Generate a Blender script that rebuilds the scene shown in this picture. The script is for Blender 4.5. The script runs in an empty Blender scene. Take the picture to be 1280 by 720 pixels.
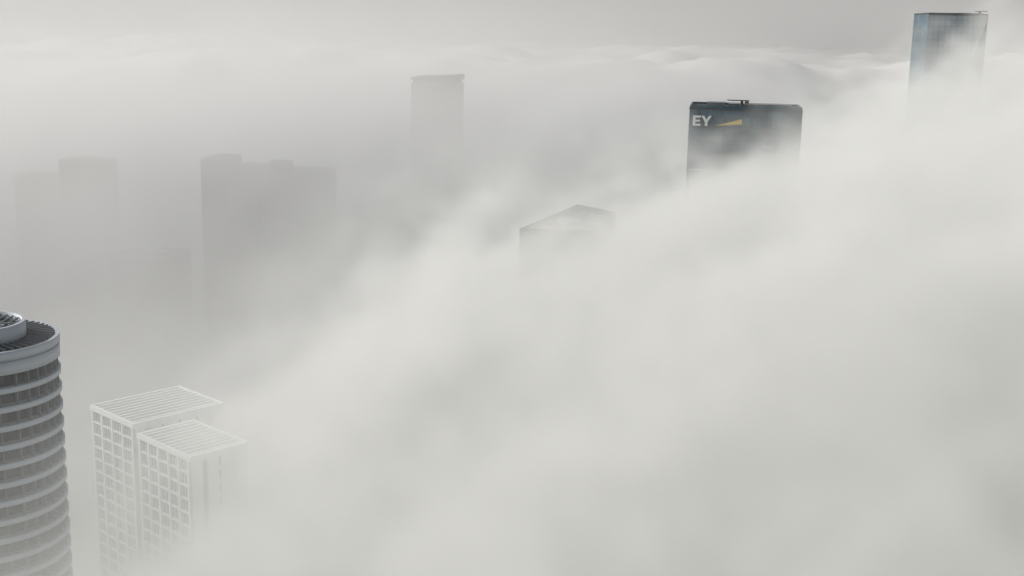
import bpy, bmesh, math, random, time
from mathutils import Vector, Matrix, noise as mnoise
random.seed(4)
scene=bpy.context.scene
COL=scene.collection

# ---------------------------------------------------------------- materials
def mat_basic(name, col, rough=0.6, metallic=0.0, var=0.15, scale=0.3, spec=0.5):
    m=bpy.data.materials.new(name); m.use_nodes=True
    nt=m.node_tree; b=nt.nodes['Principled BSDF']
    b.inputs['Roughness'].default_value=rough; b.inputs['Metallic'].default_value=metallic
    b.inputs['Specular IOR Level'].default_value=spec
    tc=nt.nodes.new('ShaderNodeTexCoord'); n=nt.nodes.new('ShaderNodeTexNoise')
    n.inputs['Scale'].default_value=scale; n.inputs['Detail'].default_value=6
    nt.links.new(tc.outputs['Object'],n.inputs['Vector'])
    mx=nt.nodes.new('ShaderNodeMix'); mx.data_type='RGBA'
    mx.inputs['A'].default_value=(*[c*(1-var) for c in col],1)
    mx.inputs['B'].default_value=(*[min(1,c*(1+var)) for c in col],1)
    nt.links.new(n.outputs['Fac'],mx.inputs['Factor'])
    nt.links.new(mx.outputs['Result'],b.inputs['Base Color'])
    return m

def mat_glass(name, dark, light, cell=(1.5,1.5,3.6), rough=0.2, spec=0.5, metallic=0.0):
    m=bpy.data.materials.new(name); m.use_nodes=True
    nt=m.node_tree; b=nt.nodes['Principled BSDF']
    b.inputs['Roughness'].default_value=rough; b.inputs['Metallic'].default_value=metallic
    b.inputs['Specular IOR Level'].default_value=spec
    tc=nt.nodes.new('ShaderNodeTexCoord')
    sn=nt.nodes.new('ShaderNodeVectorMath'); sn.operation='SNAP'; sn.inputs[1].default_value=cell
    nt.links.new(tc.outputs['Object'],sn.inputs[0])
    wn=nt.nodes.new('ShaderNodeTexWhiteNoise'); nt.links.new(sn.outputs[0],wn.inputs['Vector'])
    n=nt.nodes.new('ShaderNodeTexNoise'); n.inputs['Scale'].default_value=0.05; n.inputs['Detail'].default_value=3
    nt.links.new(tc.outputs['Object'],n.inputs['Vector'])
    mu=nt.nodes.new('ShaderNodeMath'); mu.operation='MULTIPLY'
    nt.links.new(wn.outputs['Value'],mu.inputs[0]); nt.links.new(n.outputs['Fac'],mu.inputs[1])
    mx=nt.nodes.new('ShaderNodeMix'); mx.data_type='RGBA'
    mx.inputs['A'].default_value=(*dark,1); mx.inputs['B'].default_value=(*light,1)
    nt.links.new(mu.outputs[0],mx.inputs['Factor'])
    nt.links.new(mx.outputs['Result'],b.inputs['Base Color'])
    return m

M_white=mat_basic('white_cladding',(0.70,0.71,0.71),0.55,var=0.10)
M_band=mat_basic('balcony_render',(0.36,0.39,0.43),0.6,var=0.12)
M_conc=mat_basic('concrete',(0.34,0.34,0.33),0.8)
M_roof=mat_basic('roof_membrane',(0.07,0.08,0.09),0.9,var=0.3,spec=0.1)
M_dark=mat_basic('dark_metal',(0.03,0.035,0.04),0.7,spec=0.15)
M_navy=mat_basic('spandrel_navy',(0.006,0.050,0.085),0.4,var=0.2,spec=0.35)
M_glassN=mat_glass('glass_navy',(0.002,0.026,0.048),(0.03,0.14,0.21),rough=0.12,spec=0.35)
M_glassD=mat_glass('glass_dark',(0.025,0.03,0.035),(0.09,0.10,0.11),rough=0.3,spec=0.3)
M_glassL=mat_glass('glass_sky_sheen',(0.22,0.28,0.33),(0.32,0.39,0.45),rough=0.2)
M_sign=mat_basic('sign_white',(0.75,0.76,0.76),0.5,var=0.03)
M_yel=mat_basic('sign_yellow',(0.62,0.42,0.07),0.5,var=0.03)
M_grey=mat_basic('grey_mullion',(0.14,0.15,0.16),0.6,spec=0.3)

# ---------------------------------------------------------------- mesh helpers
def mk(name, bm, mat, parent=None):
    me=bpy.data.meshes.new(name); bmesh.ops.recalc_face_normals(bm,faces=bm.faces); bm.to_mesh(me); bm.free()
    me.materials.append(mat)
    o=bpy.data.objects.new(name,me); COL.objects.link(o)
    if parent: o.parent=parent
    return o
def root(name):
    o=bpy.data.objects.new(name,None); COL.objects.link(o); return o
def prism(bm, poly, z0, z1, poly_top=None):
    pt=poly_top or poly
    b=[bm.verts.new((p[0],p[1],z0)) for p in poly]; t=[bm.verts.new((p[0],p[1],z1)) for p in pt]
    n=len(poly)
    bm.faces.new(b[::-1]); bm.faces.new(t)
    for i in range(n): bm.faces.new((b[i],b[(i+1)%n],t[(i+1)%n],t[i]))
def obox(bm, c, a, la, lb, z0, z1):
    a=Vector(a).normalized(); b=Vector((-a.y,a.x)); c=Vector(c)
    prism(bm,[c-a*la-b*lb,c+a*la-b*lb,c+a*la+b*lb,c-a*la+b*lb],z0,z1)
def facade(bmS,bmF,p0,p1,z0,z1,fh,bay,st,sd,ft,fd,ztop=None):
    p0=Vector(p0);p1=Vector(p1); d=(p1-p0); L=d.length; d.normalize(); n=Vector((d.y,-d.x))
    if bmS is not None:
        z=z1
        while z>z0:
            obox(bmS,(p0+p1)/2+n*(sd/2),d,L/2-0.004,sd/2,z-st,z); z-=fh
    if bmF is not None:
        k=max(1,round(L/bay))
        for i in range(k+1):
            q=p0+d*(L*i/k)
            if i==0:q=q+d*ft/2
            if i==k:q=q-d*ft/2
            obox(bmF,q+n*(fd/2),d,ft/2,fd/2,z0,z1-st-0.003)
def inset(poly,d):
    c=sum((Vector(p) for p in poly),Vector((0,0)))/len(poly)
    return [Vector(p)+(c-Vector(p)).normalized()*d for p in poly]
def ring(bm, poly, d, z0, z1):
    inn=inset(poly,d); n=len(poly)
    for i in range(n):
        j=(i+1)%n
        prism(bm,[poly[i],poly[j],inn[j],inn[i]],z0,z1)

def tower(name, poly, top, fh=3.7, bay=3.0, glass=M_glassD, slab=M_conc, fin=M_grey, st=0.9, sd=0.25, ft=0.25, fd=0.4, parapet=1.6, plant=True, zlow=0):
    r=root(name); poly=[Vector(p) for p in poly]
    bm=bmesh.new(); prism(bm,poly,zlow,top); mk('glazing',bm,glass,r)
    bs=bmesh.new(); bf=bmesh.new()
    for i in range(len(poly)):
        facade(bs,bf,poly[i],poly[(i+1)%len(poly)],max(zlow,50),top,fh,bay,st,sd,ft,fd)
    mk('floor_bands',bs,slab,r); mk('mullions',bf,fin,r)
    bm=bmesh.new(); ring(bm,poly,0.8,top+0.003,top+parapet); mk('parapet',bm,slab,r)
    bm=bmesh.new(); prism(bm,inset(poly,0.9),top+0.003,top+0.15); mk('roof_deck',bm,M_roof,r)
    if plant:
        bm=bmesh.new(); c=sum(poly,Vector((0,0)))/len(poly); a=(poly[1]-poly[0]).normalized()
        obox(bm,c,a,5,4,top+0.15,top+3.2); obox(bm,c+a*8,a,2,2.5,top+0.15,top+2.2)
        for k in range(4): obox(bm,c+a*(-8+k*0.2)+Vector((0,k*2.2-3)),a,0.9,0.7,top+0.15,top+1.4)
        mk('roof_plant',bm,M_conc,r)
    return r

# ---------------------------------------------------------------- round tower
def circ(c,R,n=96): return [Vector((c[0]+R*math.cos(2*math.pi*i/n),c[1]+R*math.sin(2*math.pi*i/n))) for i in range(n)]
def annulus(bm,c,R0,R1,z0,z1,n=96):
    vs=[]
    for i in range(n):
        a=2*math.pi*i/n; ca,sa=math.cos(a),math.sin(a)
        vs.append([bm.verts.new((c[0]+R*ca,c[1]+R*sa,z)) for R,z in((R0,z0),(R1,z0),(R1,z1),(R0,z1))])
    for i in range(n):
        p=vs[i];q=vs[(i+1)%n]
        for k in range(4):
            f=bm.faces.new((p[k],q[k],q[(k+1)%4],p[(k+1)%4])); f.smooth=(k in(1,3))
C=(-99.2,215.0); R=14.7; ZT=204.3
rt=root('round_residential_tower')
bm=bmesh.new(); prism(bm,circ(C,R-1.5),0,ZT-1.2); mk('glazing',bm,M_glassD,rt)
bm=bmesh.new(); z=ZT-6.6
while z>40:
    annulus(bm,C,R-1.55,R,z-1.0,z); z-=3.5
mk('balcony_bands',bm,M_band,rt)
bm=bmesh.new(); z=ZT-6.6
while z>40:
    annulus(bm,C,R-1.56,R-0.9,z-3.5+0.002,z-3.1); z-=3.5
mk('planters',bm,M_grey,rt)
bm=bmesh.new(); annulus(bm,C,R-0.6,R+0.1,ZT-1.5,ZT); annulus(bm,C,R-1.3,R-0.25,ZT-1.9,ZT-1.503); annulus(bm,C,R-1.2,R,ZT-4.2,ZT-1.903)
mk('crown_bands',bm,M_band,rt)
bm=bmesh.new()
for i in range(36):
    a=2*math.pi*i/36+random.uniform(-.03,.03); d=Vector((math.cos(a),math.sin(a)))
    obox(bm,Vector(C)+d*(R-1.0),d,0.55,0.08,40,ZT-4.3)
mk('balcony_dividers',bm,M_grey,rt)
bm=bmesh.new(); annulus(bm,C,9.0,R-0.603,ZT-1.3,ZT-1.1); mk('terrace_deck',bm,M_dark,rt)
bm=bmesh.new()
for i in range(56):
    a=2*math.pi*i/56; d=Vector((math.cos(a),math.sin(a)))
    obox(bm,Vector(C)+d*11.6,d,2.4,0.12,ZT-0.15,ZT+0.15)
annulus(bm,C,11.5,11.8,ZT-0.35,ZT-0.16); annulus(bm,C,13.3,13.5,ZT-0.35,ZT-0.16)
mk('terrace_louvres',bm,M_grey,rt)
bm=bmesh.new(); annulus(bm,C,8.4,9.0,ZT-1.2,ZT+2.9); mk('drum_wall',bm,M_band,rt)
bm=bmesh.new(); annulus(bm,C,0.2,8.4,ZT+1.3,ZT+1.5); mk('drum_roof',bm,M_dark,rt)
bm=bmesh.new()
for i in range(-5,6):
    w=math.sqrt(max(0.1,8.3**2-(i*1.5)**2)); obox(bm,Vector(C)+Vector((i*1.5,0)),(0,1),w,0.1,ZT+2.2,ZT+2.5)
obox(bm,Vector(C),(1,0),8.2,0.2,ZT+2.503,ZT+2.7)
mk('drum_louvres',bm,M_grey,rt)
bm=bmesh.new()
for k in range(6):
    obox(bm,Vector(C)+Vector((-5+2*k,-3+(k%3)*2.5)),(1,0.2),0.8,0.6,ZT+1.5,ZT+1.95)
mk('roof_units',bm,M_conc,rt)

# ---------------------------------------------------------------- white twin slab building
U=Vector((0.731,-0.682)); W=Vector((0.682,0.731))
wt=root('white_apartment_building')
def wslab(o, lu, lw, top):
    P=[o, o+U*lu, o+U*lu+W*lw, o+W*lw]
    bm=bmesh.new(); prism(bm,inset(P,0.9),0,top-1.0); mk('glazing',bm,M_glassD,wt)
    bs=bmesh.new(); bf=bmesh.new()
    Q=inset(P,0.9)
    for i in range(4):
        a,b=Q[i],Q[(i+1)%4]
        if i in (0,2): facade(bs,bf,a,b,60,top-0.6,3.15,4.4,0.42,0.55,0.6,0.62)
        else: facade(bs,bf,a,b,60,top-0.6,3.15,5.2,1.1,0.55,4.1,0.62)
    mk('floor_edges',bs,M_white,wt); mk('piers',bf,M_white,wt)
    bq=bmesh.new()
    for i in (0,2):
        facade(None,bq,Q[i],Q[(i+1)%4],60,top-1.5,3.15,1.13,0.4,0.4,0.1,0.22)
    mk('window_mullions',bq,M_white,wt)
    bm=bmesh.new(); ring(bm,P,1.1,top-1.2,top); mk('roof_frame',bm,M_white,wt)
    bm=bmesh.new(); prism(bm,inset(P,1.2),top-1.1,top-0.9); mk('roof_deck',bm,M_conc,wt)
    bm=bmesh.new(); n=int(lu/1.9)
    for k in range(1,n):
        c=o+U*(lu*k/n)+W*(lw/2); obox(bm,c,W,lw/2-0.8,0.28,top-0.5,top-0.1)
    mk('pergola_slats',bm,M_white,wt)
    bm=bmesh.new()
    for k in (0.33,0.66):
        obox(bm,o+U*lu/2+W*lw*k,U,lu/2-0.8,0.15,top-0.75,top-0.503)
    mk('pergola_beams',bm,M_white,wt)
wslab(Vector((-85.3,262.1)),22.3,15.0,170.0)
wslab(Vector((-103.0,281.9)),20.5,25,170.2)
bm=bmesh.new(); obox(bm,(-84.5,275),U,6,7,0,164); mk('link_core',bm,M_conc,wt)

# ---------------------------------------------------------------- dark office tower with sign
P0=Vector((71.9,500)); Wd=45.2; a=Vector((0.985,-0.17)).normalized(); b=Vector((-a.y,a.x))
P=[P0,P0+a*Wd,P0+a*Wd+b*30,P0+b*30]
top=233.8
ot=root('office_tower')
bm=bmesh.new(); prism(bm,P,0,top); mk('glazing',bm,M_glassN,ot)
bs=bmesh.new(); bf=bmesh.new()
for i in range(4):
    facade(bs,bf,P[i],P[(i+1)%4],60,top-7.6,3.9,1.5,0.7,0.12,0.08,0.2)
mk('spandrels',bs,M_navy,ot); mk('mullions',bf,M_navy,ot)
bs=bmesh.new(); bf=bmesh.new()
for i in range(4): facade(bs,bf,P[i],P[(i+1)%4],top-7.5,top,7.4,5.6,0.5,0.3,0.15,0.14)
mk('crown_panels',bf,M_navy,ot); mk('crown_rail',bs,M_dark,ot)
bm=bmesh.new(); ring(bm,P,0.7,top+0.002,top+1.2); mk('parapet',bm,M_navy,ot)
bm=bmesh.new(); prism(bm,inset(P,0.8),top+0.002,top+0.2); mk('roof_deck',bm,M_roof,ot)
bm=bmesh.new(); cc=P0+a*Wd/2+b*15
obox(bm,cc+a*6,a,13,6,top+0.2,top+1.7); obox(bm,cc-a*12,a,4,5,top+0.2,top+2.0)
for k in range(12): obox(bm,P0+a*(4+k*3.3)+b*3,a,0.5,0.5,top+0.2,top+1.5+0.3*(k%2))
mk('roof_plant',bm,M_grey,ot)
bm=bmesh.new(); q=P0+a*21+b*8
obox(bm,q,a,0.5,0.5,top+0.2,top+3.0); obox(bm,q-a*1.5,a,4.5,0.25,top+3.003,top+3.4); obox(bm,q+a*2,a,0.8,0.6,top+2.0,top+2.9)
mk('cleaning_crane',bm,M_dark,ot)
bm=bmesh.new(); nrm=-b
obox(bm,P0+a*21.5+nrm*0.35,a,7.2,0.3,top-27.5,top-18.0); mk('dark_reflection_panel',bm,M_dark,ot)  # dark panel on the face paints a reflection in the glass
bm=bmesh.new()
for (x0,x1,zz) in ((1,14,-25.5),(14.5,21,-27.9),(30,44,-25.8),(29,40,-18.6),(30,34,-15.2)):
    obox(bm,P0+a*(x0+x1)/2+nrm*0.35,a,(x1-x0)/2,0.15,top+zz,top+zz+0.35)
mk('pale_reflection_bars',bm,M_conc,ot)  # pale bars paint fog and cloud reflections on the glass
def quad_sign(bm,pts,d0=0.32,d1=0.62):
    lo=[];hi=[]
    for (u,z) in pts:
        p=P0+a*u+nrm*d0; q=P0+a*u+nrm*d1
        lo.append(bm.verts.new((p.x,p.y,z))); hi.append(bm.verts.new((q.x,q.y,z)))
    n=len(pts); bm.faces.new(lo); bm.faces.new(hi[::-1])
    for i in range(n): bm.faces.new((lo[i],lo[(i+1)%n],hi[(i+1)%n],hi[i]))
bm=bmesh.new(); zb=top-7.2; zt=top-3.0; x0=1.4
E=[(0,0),(3.2,0),(3.2,.85),(1.1,.85),(1.1,1.7),(2.9,1.7),(2.9,2.5),(1.1,2.5),(1.1,3.35),(3.2,3.35),(3.2,4.2),(0,4.2)]
quad_sign(bm,[(x0+x,zb+z) for x,z in E])
x1=x0+3.5
Y=[(1.45,0),(2.55,0),(2.55,1.6),(4.1,4.2),(2.9,4.2),(2.0,2.6),(1.1,4.2),(-.1,4.2),(1.45,1.6)]
quad_sign(bm,[(x1+x,zb+z) for x,z in Y]); mk('sign_letters',bm,M_sign,ot)
bm=bmesh.new(); quad_sign(bm,[(10.8,top-6.9),(21.3,top-6.1),(21.3,top-4.0)]); mk('sign_wedge',bm,M_yel,ot)

# ---------------------------------------------------------------- faceted glass tower (far right)
ft_=root('faceted_glass_tower')
zt=280
Pt=[Vector((251,752)),Vector((280,746)),Vector((291,762)),Vector((268,790)),Vector((251,780))]
Pb=[Vector((251,752)),Vector((263,749.6)),Vector((291,762)),Vector((268,790)),Vector((251,780))]
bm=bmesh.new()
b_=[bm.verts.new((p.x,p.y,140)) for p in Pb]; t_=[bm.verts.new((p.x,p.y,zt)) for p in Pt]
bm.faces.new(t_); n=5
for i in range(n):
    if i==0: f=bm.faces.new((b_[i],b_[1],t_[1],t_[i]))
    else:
        f=bm.faces.new((b_[i],b_[(i+1)%n],t_[(i+1)%n],t_[i])); f.material_index=1  # first face coloured pale for reflected sky, the others dark for shade
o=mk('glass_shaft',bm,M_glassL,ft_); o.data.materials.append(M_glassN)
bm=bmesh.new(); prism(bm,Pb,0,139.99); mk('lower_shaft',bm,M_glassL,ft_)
bm=bmesh.new(); bs=bmesh.new()
facade(bs,bm,Pt[0],Pt[1]-Vector((1,0)),215,zt,60,4.7,0.5,0.15,0.16,0.2)
bm.free(); mk('cornice',bs,M_dark,ft_)
bm=bmesh.new()
for k in range(16):
    z=zt-4*k-3
    fr=(z-140)/(zt-140); pr=Pb[1].lerp(Pt[1],fr)
    d=(pr-Pb[0]); obox(bm,(pr+Pb[0])/2+Vector((0,-0.1)),d,d.length/2-.3,0.12,z-0.25,z)
for k in range(9):
    u=k/9; p=Pt[0].lerp(Pt[1],u)+Vector((0,-0.12))
    fr=min(1,(p.x-263)/20) if p.x>263 else 0
    obox(bm,p,(1,-.18),0.09,0.12,max(215,140+fr*140+4),zt-0.6)
mk('mullions',bm,M_grey,ft_)
bm=bmesh.new(); ring(bm,Pt,0.8,zt+0.003,zt+1.0); mk('parapet',bm,M_dark,ft_)
bm=bmesh.new(); obox(bm,(276,762),(1,.2),3.5,3,zt+0.003,zt+1.4); obox(bm,(284,758),(1,.1),0.5,0.5,zt+.003,zt+2.2); obox(bm,(285,758),(1,.1),4,0.25,zt+2.2,zt+2.7); obox(bm,(256,765),(1,0),1.2,1.2,zt,zt+1.0)
mk('cleaning_crane',bm,M_dark,ft_)

# ---------------------------------------------------------------- tower with sloped top, far centre
ct=root('slanted_roof_tower')
Pc=[Vector((-77.5,900)),Vector((-44,897)),Vector((-40,925)),Vector((-73,928))]
bm=bmesh.new(); prism(bm,Pc,0,227); mk('shaft',bm,M_glassD,ct)
bs=bmesh.new(); bf=bmesh.new()
for i in range(4): facade(bs,bf,Pc[i],Pc[(i+1)%4],60,227,3.8,4.1,0.9,0.2,0.5,0.35)
mk('floor_bands',bs,M_grey,ct); mk('piers',bf,M_grey,ct)
bm=bmesh.new(); prism(bm,inset(Pc,1.2),227.003,229.5); mk('recessed_storey',bm,M_dark,ct)
bm=bmesh.new(); vs=[]
for p,z in zip(inset(Pc,-0.8),(231,233.2,233.6,231.8)): vs.append((bm.verts.new((p.x,p.y,229.52)),bm.verts.new((p.x,p.y,z))))
bm.faces.new([v[0] for v in vs][::-1]); bm.faces.new([v[1] for v in vs])
for i in range(4): bm.faces.new((vs[i][0],vs[(i+1)%4][0],vs[(i+1)%4][1],vs[i][1]))
mk('sloped_roof',bm,M_dark,ct)

# ---------------------------------------------------------------- wedge-roofed tower in the fog
wg=root('wedge_tower')
Pw=[Vector((2.5,402)),Vector((27,400)),Vector((38,446)),Vector((25,466))]
zt=195.2
bm=bmesh.new(); prism(bm,Pw,0,zt); mk('glazing',bm,M_glassN,wg)
bs=bmesh.new(); bf=bmesh.new()
for i in range(4): facade(bs,bf,Pw[i],Pw[(i+1)%4],90,zt,3.8,2.5,0.6,0.25,0.15,0.3)
mk('floor_bands',bs,M_navy,wg); mk('mullions',bf,M_grey,wg)
bm=bmesh.new(); ring(bm,inset(Pw,-0.6),1.1,zt+0.003,zt+2.2); mk('parapet',bm,M_dark,wg)
bm=bmesh.new(); prism(bm,inset(Pw,1.2),zt+0.003,zt+0.3); mk('roof_deck',bm,M_roof,wg)
bm=bmesh.new()
for k in range(1,6):
    t=k/6; p=Pw[0].lerp(Pw[3],t); q=Pw[1].lerp(Pw[2],t); d=q-p; obox(bm,(p+q)/2,d,d.length/2-1.3,0.25,zt+0.3,zt+0.9)
obox(bm,(20,425),(1,.3),3,5,zt+0.3,zt+1.9)
mk('roof_ribs',bm,M_grey,wg)

# ---------------------------------------------------------------- hazy towers on the left
tower('apartment_tower',[(-304,800),(-275,797),(-272,820),(-301,823)],174,bay=4,slab=M_grey)
tower('apartment_tower',[(-360,860),(-325,857),(-322,880),(-357,883)],156,bay=4,slab=M_grey)
tower('stepped_office_building',[(-183,700),(-169,698),(-166,730),(-180,732)],187,bay=4,slab=M_grey,plant=False)
tower('office_building',[(-167,712),(-152,710),(-149,738),(-164,740)],181,bay=4,slab=M_grey,plant=False)
tower('office_building',[(-138,716),(-113,712),(-110,738),(-135,742)],179,bay=4,slab=M_grey,plant=False)
tower('apartment_tower',[(-142,697),(-132,696),(-130,705),(-140,706)],186.5,bay=3,slab=M_grey,plant=False)
tower('office_building',[(-235,690),(-200,687),(-195,715),(-230,718)],131,bay=4)

# ---------------------------------------------------------------- ground, roads, low city
gm=mat_basic('ground_soil',(0.10,0.11,0.08),0.95,var=0.4,scale=0.02)
bm=bmesh.new(); s=40000
bm.faces.new([bm.verts.new(v) for v in((-s,-s,0),(s,-s,0),(s,s,0),(-s,s,0))]); mk('ground',bm,gm)
am=mat_basic('asphalt',(0.05,0.05,0.052),0.9)
bm=bmesh.new()
for x in range(-560,700,140): bm.faces.new([bm.verts.new(v) for v in((x-8,-200,.004),(x+8,-200,.004),(x+8,1600,.004),(x-8,1600,.004))])
mk('road',bm,am)
lw=mat_glass('low_rise_wall',(0.12,0.12,0.11),(0.45,0.44,0.42),cell=(4,4,3.2),rough=0.8)
bm=bmesh.new(); bm2=bmesh.new()
for x in range(-560,700,140):
    for y in range(-100,1500,45):
        for dx in (28,66,104):
            h=random.choice((12,18,24,30,40,52)); c=(x+dx+random.uniform(-4,4),y+random.uniform(-4,4))
            if abs(c[0]+85)<50 and 190<c[1]<320: continue
            obox(bm,c,(1,random.uniform(-.1,.1)),random.uniform(9,14),random.uniform(9,14),0,h)
            obox(bm2,c,(1,0),3,3,h+.003,h+3)
            k=3.4
            while k<h: obox(bm2,c,(1,0),9,14.3,k,k+.5); k+=6.8
lr=mk('low_rise_district',bm,lw); mk('roof_cores_and_balconies',bm2,M_conc,lr)

# ---------------------------------------------------------------- fog
def vol_mat(name, aniso, emis, rate, col, ecol):
    m=bpy.data.materials.new(name); m.use_nodes=True; nt=m.node_tree; nt.nodes.clear()
    N=nt.nodes.new; K=nt.links.new
    out=N('ShaderNodeOutputMaterial'); at=N('ShaderNodeAttribute'); at.attribute_name='density'
    den=at.outputs['Fac']
    sc=N('ShaderNodeVolumeScatter'); sc.inputs['Color'].default_value=(*col,1); sc.inputs['Anisotropy'].default_value=aniso
    K(den,sc.inputs['Density'])
    em=N('ShaderNodeEmission'); em.inputs['Color'].default_value=(*[c*emis for c in ecol],1)  # added glow in the volume stands in for light scattered many times
    K(den,em.inputs['Strength'])
    ad=N('ShaderNodeAddShader'); K(sc.outputs[0],ad.inputs[0]); K(em.outputs[0],ad.inputs[1])
    K(ad.outputs[0],out.inputs['Volume'])
    m.cycles.volume_step_rate=rate
    return m

class G:
    def __init__(s,name):
        s.t=bpy.data.node_groups.new(name,'GeometryNodeTree'); s.t.interface.new_socket('Geometry',in_out='OUTPUT',socket_type='NodeSocketGeometry')
        s.n=s.t.nodes; s.l=s.t.links
        s.pos=s.n.new('GeometryNodeInputPosition').outputs[0]
        sp=s.n.new('ShaderNodeSeparateXYZ'); s.l.new(s.pos,sp.inputs[0]); s.x,s.y,s.z=sp.outputs
    def m(s,op,a,b=0.0,c=None,clamp=False):
        n=s.n.new('ShaderNodeMath'); n.operation=op; n.use_clamp=clamp
        for i,v in enumerate((a,b,c)):
            if v is None: continue
            if isinstance(v,(int,float)): n.inputs[i].default_value=v
            else: s.l.new(v,n.inputs[i])
        return n.outputs[0]
    def ss(s,v,a,b,lo=0.0,hi=1.0):
        n=s.n.new('ShaderNodeMapRange'); n.interpolation_type='SMOOTHSTEP'
        s.l.new(v,n.inputs['Value']); n.inputs['From Min'].default_value=a; n.inputs['From Max'].default_value=b
        n.inputs['To Min'].default_value=lo; n.inputs['To Max'].default_value=hi
        return n.outputs['Result']
    def noise(s,vec,scale,detail=5,rough=0.55,dist=0.0):
        n=s.n.new('ShaderNodeTexNoise'); n.inputs['Scale'].default_value=scale; n.inputs['Detail'].default_value=detail
        n.inputs['Roughness'].default_value=rough; n.inputs['Distortion'].default_value=dist
        s.l.new(vec,n.inputs['Vector']); return n.outputs['Fac']
    def vmul(s,v,k):
        n=s.n.new('ShaderNodeVectorMath'); n.operation='MULTIPLY'; s.l.new(v,n.inputs[0]); n.inputs[1].default_value=k; return n.outputs[0]
    def rot(s,v,ax,ang):
        n=s.n.new('ShaderNodeVectorRotate'); n.rotation_type='AXIS_ANGLE'; s.l.new(v,n.inputs['Vector']); n.inputs['Axis'].default_value=ax; n.inputs['Angle'].default_value=ang; return n.outputs[0]
    def finish(s,d,mn,mx,res,mat,name):
        v=s.n.new('GeometryNodeVolumeCube'); s.l.new(d,v.inputs['Density'])
        v.inputs['Min'].default_value=mn; v.inputs['Max'].default_value=mx
        for k,r in zip(('Resolution X','Resolution Y','Resolution Z'),res): v.inputs[k].default_value=r
        sm=s.n.new('GeometryNodeSetMaterial'); sm.inputs['Material'].default_value=mat; s.l.new(v.outputs[0],sm.inputs['Geometry'])
        o=s.n.new('NodeGroupOutput'); s.l.new(sm.outputs[0],o.inputs[0])
        me=bpy.data.meshes.new(name); ob=bpy.data.objects.new(name,me); COL.objects.link(ob); me.materials.append(mat)
        md=ob.modifiers.new('fog','NODES'); md.node_group=s.t
        return ob

# near fog bank
g=G('fog_near')
v=g.rot(g.pos,(0,1,0),math.radians(35)); v=g.vmul(v,(0.55,0.8,1.3))
big=g.noise(v,1/55,6,0.68,1.0)
fine=g.noise(v,1/20,4,0.6,1.2)
lump=g.noise(g.pos,1/120,2,0.5)
yb=g.ss(g.y,330,530,0,-55)
h=g.m('ADD',g.m('MULTIPLY_ADD',g.x,0.41,211),yb)
far_l=g.ss(g.y,280,380,0,1)
h=g.m('ADD',h,g.ss(g.x,-95,-35,-36,0))
h=g.m('ADD',h,g.m('MULTIPLY',g.ss(g.x,-70,-20,-40,0),far_l))
h=g.m('MINIMUM',h,260)
h=g.m('ADD',h,g.ss(g.x,125,190,0,14))
h=g.m('MINIMUM',h,258)
h=g.m('MULTIPLY_ADD',g.m('SUBTRACT',big,0.5),125,h)
h=g.m('MULTIPLY_ADD',g.m('SUBTRACT',fine,0.5),90,h)
h=g.m('MULTIPLY_ADD',g.m('SUBTRACT',lump,0.5),55,h)
d=g.m('DIVIDE',g.m('SUBTRACT',h,g.z),26,clamp=True)
d=g.m('MULTIPLY',g.m('POWER',d,1.3),0.050)
d=g.m('MULTIPLY',d,g.ss(g.m('MULTIPLY_ADD',fine,0.6,g.m('MULTIPLY',big,0.4)),0.42,0.57,0.04,1.0))
veil=g.m('DIVIDE',g.m('SUBTRACT',g.m('ADD',h,32),g.z),60,clamp=True)
veil=g.m('MULTIPLY',g.m('MULTIPLY',veil,g.ss(g.x,-30,40,0.014,0.0006)),g.ss(fine,0.45,0.62,0.0,1.0))
d=g.m('ADD',d,veil)
lv=g.m('MULTIPLY',g.m('MULTIPLY',g.ss(g.x,-60,-10,1,0),g.ss(g.y,275,345,1,0)),g.m('MULTIPLY',g.ss(g.z,150,215,0.0098,0),g.ss(big,0.38,0.62,0.2,1.9)))
d=g.m('ADD',d,lv)
d=g.m('MULTIPLY',d,g.ss(g.y,560,640,1,0))
near_m=vol_mat('fog_droplets_glow',0.0,0.16,4.8,(1,1,0.99),(1,1.01,0.91))
g.finish(d,(-300,60,90),(420,640,290),(170,138,46),near_m,'fog_bank')
# valley haze behind the bank; its grey scatter colour stands in for shade
g=G('shaded_haze')
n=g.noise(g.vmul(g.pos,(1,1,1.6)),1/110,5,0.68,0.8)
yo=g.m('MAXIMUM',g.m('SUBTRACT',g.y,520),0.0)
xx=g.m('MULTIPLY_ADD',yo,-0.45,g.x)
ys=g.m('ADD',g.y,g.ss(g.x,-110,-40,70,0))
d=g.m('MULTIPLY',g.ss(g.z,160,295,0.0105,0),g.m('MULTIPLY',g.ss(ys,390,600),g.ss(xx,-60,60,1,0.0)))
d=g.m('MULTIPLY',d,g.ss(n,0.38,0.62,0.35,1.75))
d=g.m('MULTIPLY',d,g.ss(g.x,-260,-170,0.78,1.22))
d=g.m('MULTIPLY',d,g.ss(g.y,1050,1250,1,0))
shaded_haze_m=vol_mat('shaded_haze_grey',0.2,0.055,2.6,(.67,.66,.64),(1,.99,.95))
g.finish(d,(-700,300,60),(520,1250,300),(61,48,16),shaded_haze_m,'valley_haze')
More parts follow.
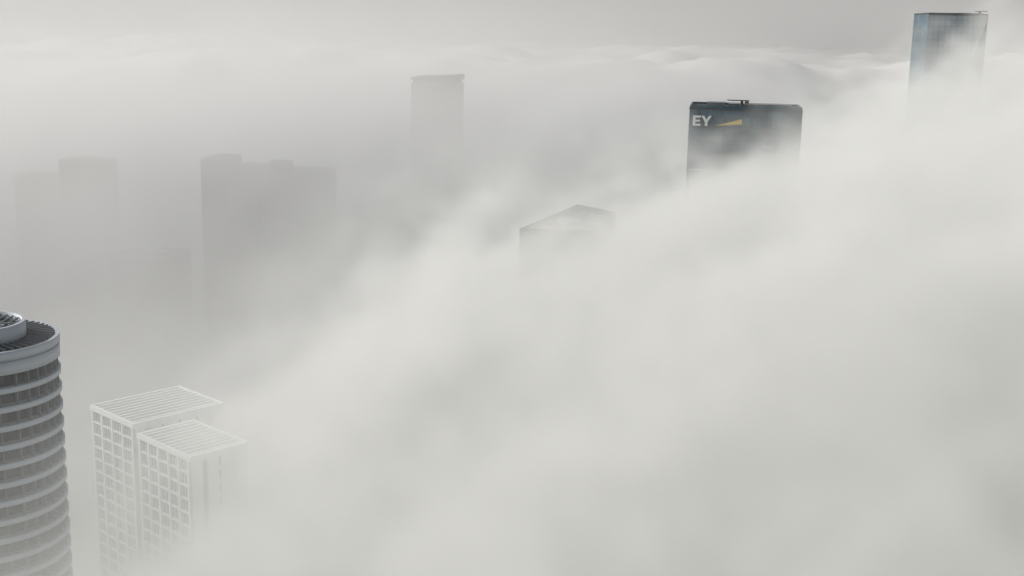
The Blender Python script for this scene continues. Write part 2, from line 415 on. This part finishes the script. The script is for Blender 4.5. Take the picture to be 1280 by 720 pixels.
# far cloud sea
bm=bmesh.new(); NX,NY=170,150; grid=[]
for j in range(NY):
    y=1150+13500*(j/(NY-1))**2
    row=[]
    for i in range(NX):
        x=(i/(NX-1)-0.5)*(2400+y*1.6)
        p=Vector((x/800,y/1500,0.3)); hh=mnoise.fractal(p,0.8,2.2,6)
        p2=Vector((x/260,y/420,2.0)); h2=mnoise.fractal(p2,0.8,2.1,4)
        t=min(1,(y-1150)/1300); t=t*t*(3-2*t)
        row.append(bm.verts.new((x,y,120+t*82+(hh*60+h2*26)*(0.2+0.8*t))))
    grid.append(row)
for j in range(NY-1):
    for i in range(NX-1):
        f=bm.faces.new((grid[j][i],grid[j][i+1],grid[j+1][i+1],grid[j+1][i])); f.smooth=True
cm=mat_basic('cloud_deck',(0.72,0.71,0.69),1.0,var=0.05,scale=0.002,spec=0.0)
mk('fog_sea',bm,cm)
# homogeneous haze beyond the city
hm=bpy.data.materials.new('thin_haze'); hm.use_nodes=True; nt=hm.node_tree; nt.nodes.clear()
out=nt.nodes.new('ShaderNodeOutputMaterial'); sc=nt.nodes.new('ShaderNodeVolumeScatter'); sc.inputs['Density'].default_value=0.00025; sc.inputs['Anisotropy'].default_value=0.2
nt.links.new(sc.outputs[0],out.inputs['Volume'])
bm=bmesh.new(); prism(bm,[Vector((-25000,1251)),Vector((25000,1251)),Vector((25000,38000)),Vector((-25000,38000))],1,800); mk('haze',bm,hm)

# ---------------------------------------------------------------- light
w=bpy.data.worlds.new('World'); scene.world=w; w.use_nodes=True; nt=w.node_tree
bg=nt.nodes['Background']; sky=nt.nodes.new('ShaderNodeTexSky'); sky.sky_type='NISHITA'; sky.sun_disc=False
el=math.radians(26); az=math.radians(-65)
sky.sun_elevation=el; sky.sun_rotation=az; sky.dust_density=3; sky.air_density=1.5
hs=nt.nodes.new('ShaderNodeHueSaturation'); hs.inputs['Saturation'].default_value=0.35
nt.links.new(sky.outputs[0],hs.inputs['Color']); nt.links.new(hs.outputs[0],bg.inputs['Color']); bg.inputs['Strength'].default_value=0.12
L=bpy.data.lights.new('sun','SUN'); L.energy=3.6; L.angle=math.radians(2); L.color=(1,0.97,0.92)
lo=bpy.data.objects.new('sun',L); COL.objects.link(lo)
dirv=Vector((math.sin(az)*math.cos(el),math.cos(az)*math.cos(el),math.sin(el)))
lo.rotation_euler=dirv.to_track_quat('Z','Y').to_euler()

# ---------------------------------------------------------------- camera
cd=bpy.data.cameras.new('camera'); cam=bpy.data.objects.new('camera',cd); COL.objects.link(cam)
cd.sensor_width=36; cd.lens=42.2; cd.clip_end=60000; cd.clip_start=0.5
cam.matrix_world=Matrix.Translation((0,0,260))@Matrix.Rotation(math.radians(78.3),4,'X')@Matrix.Rotation(math.radians(1.15),4,'Z')
scene.camera=cam
scene.view_settings.view_transform='Standard'; scene.view_settings.look='None'; scene.view_settings.exposure=0
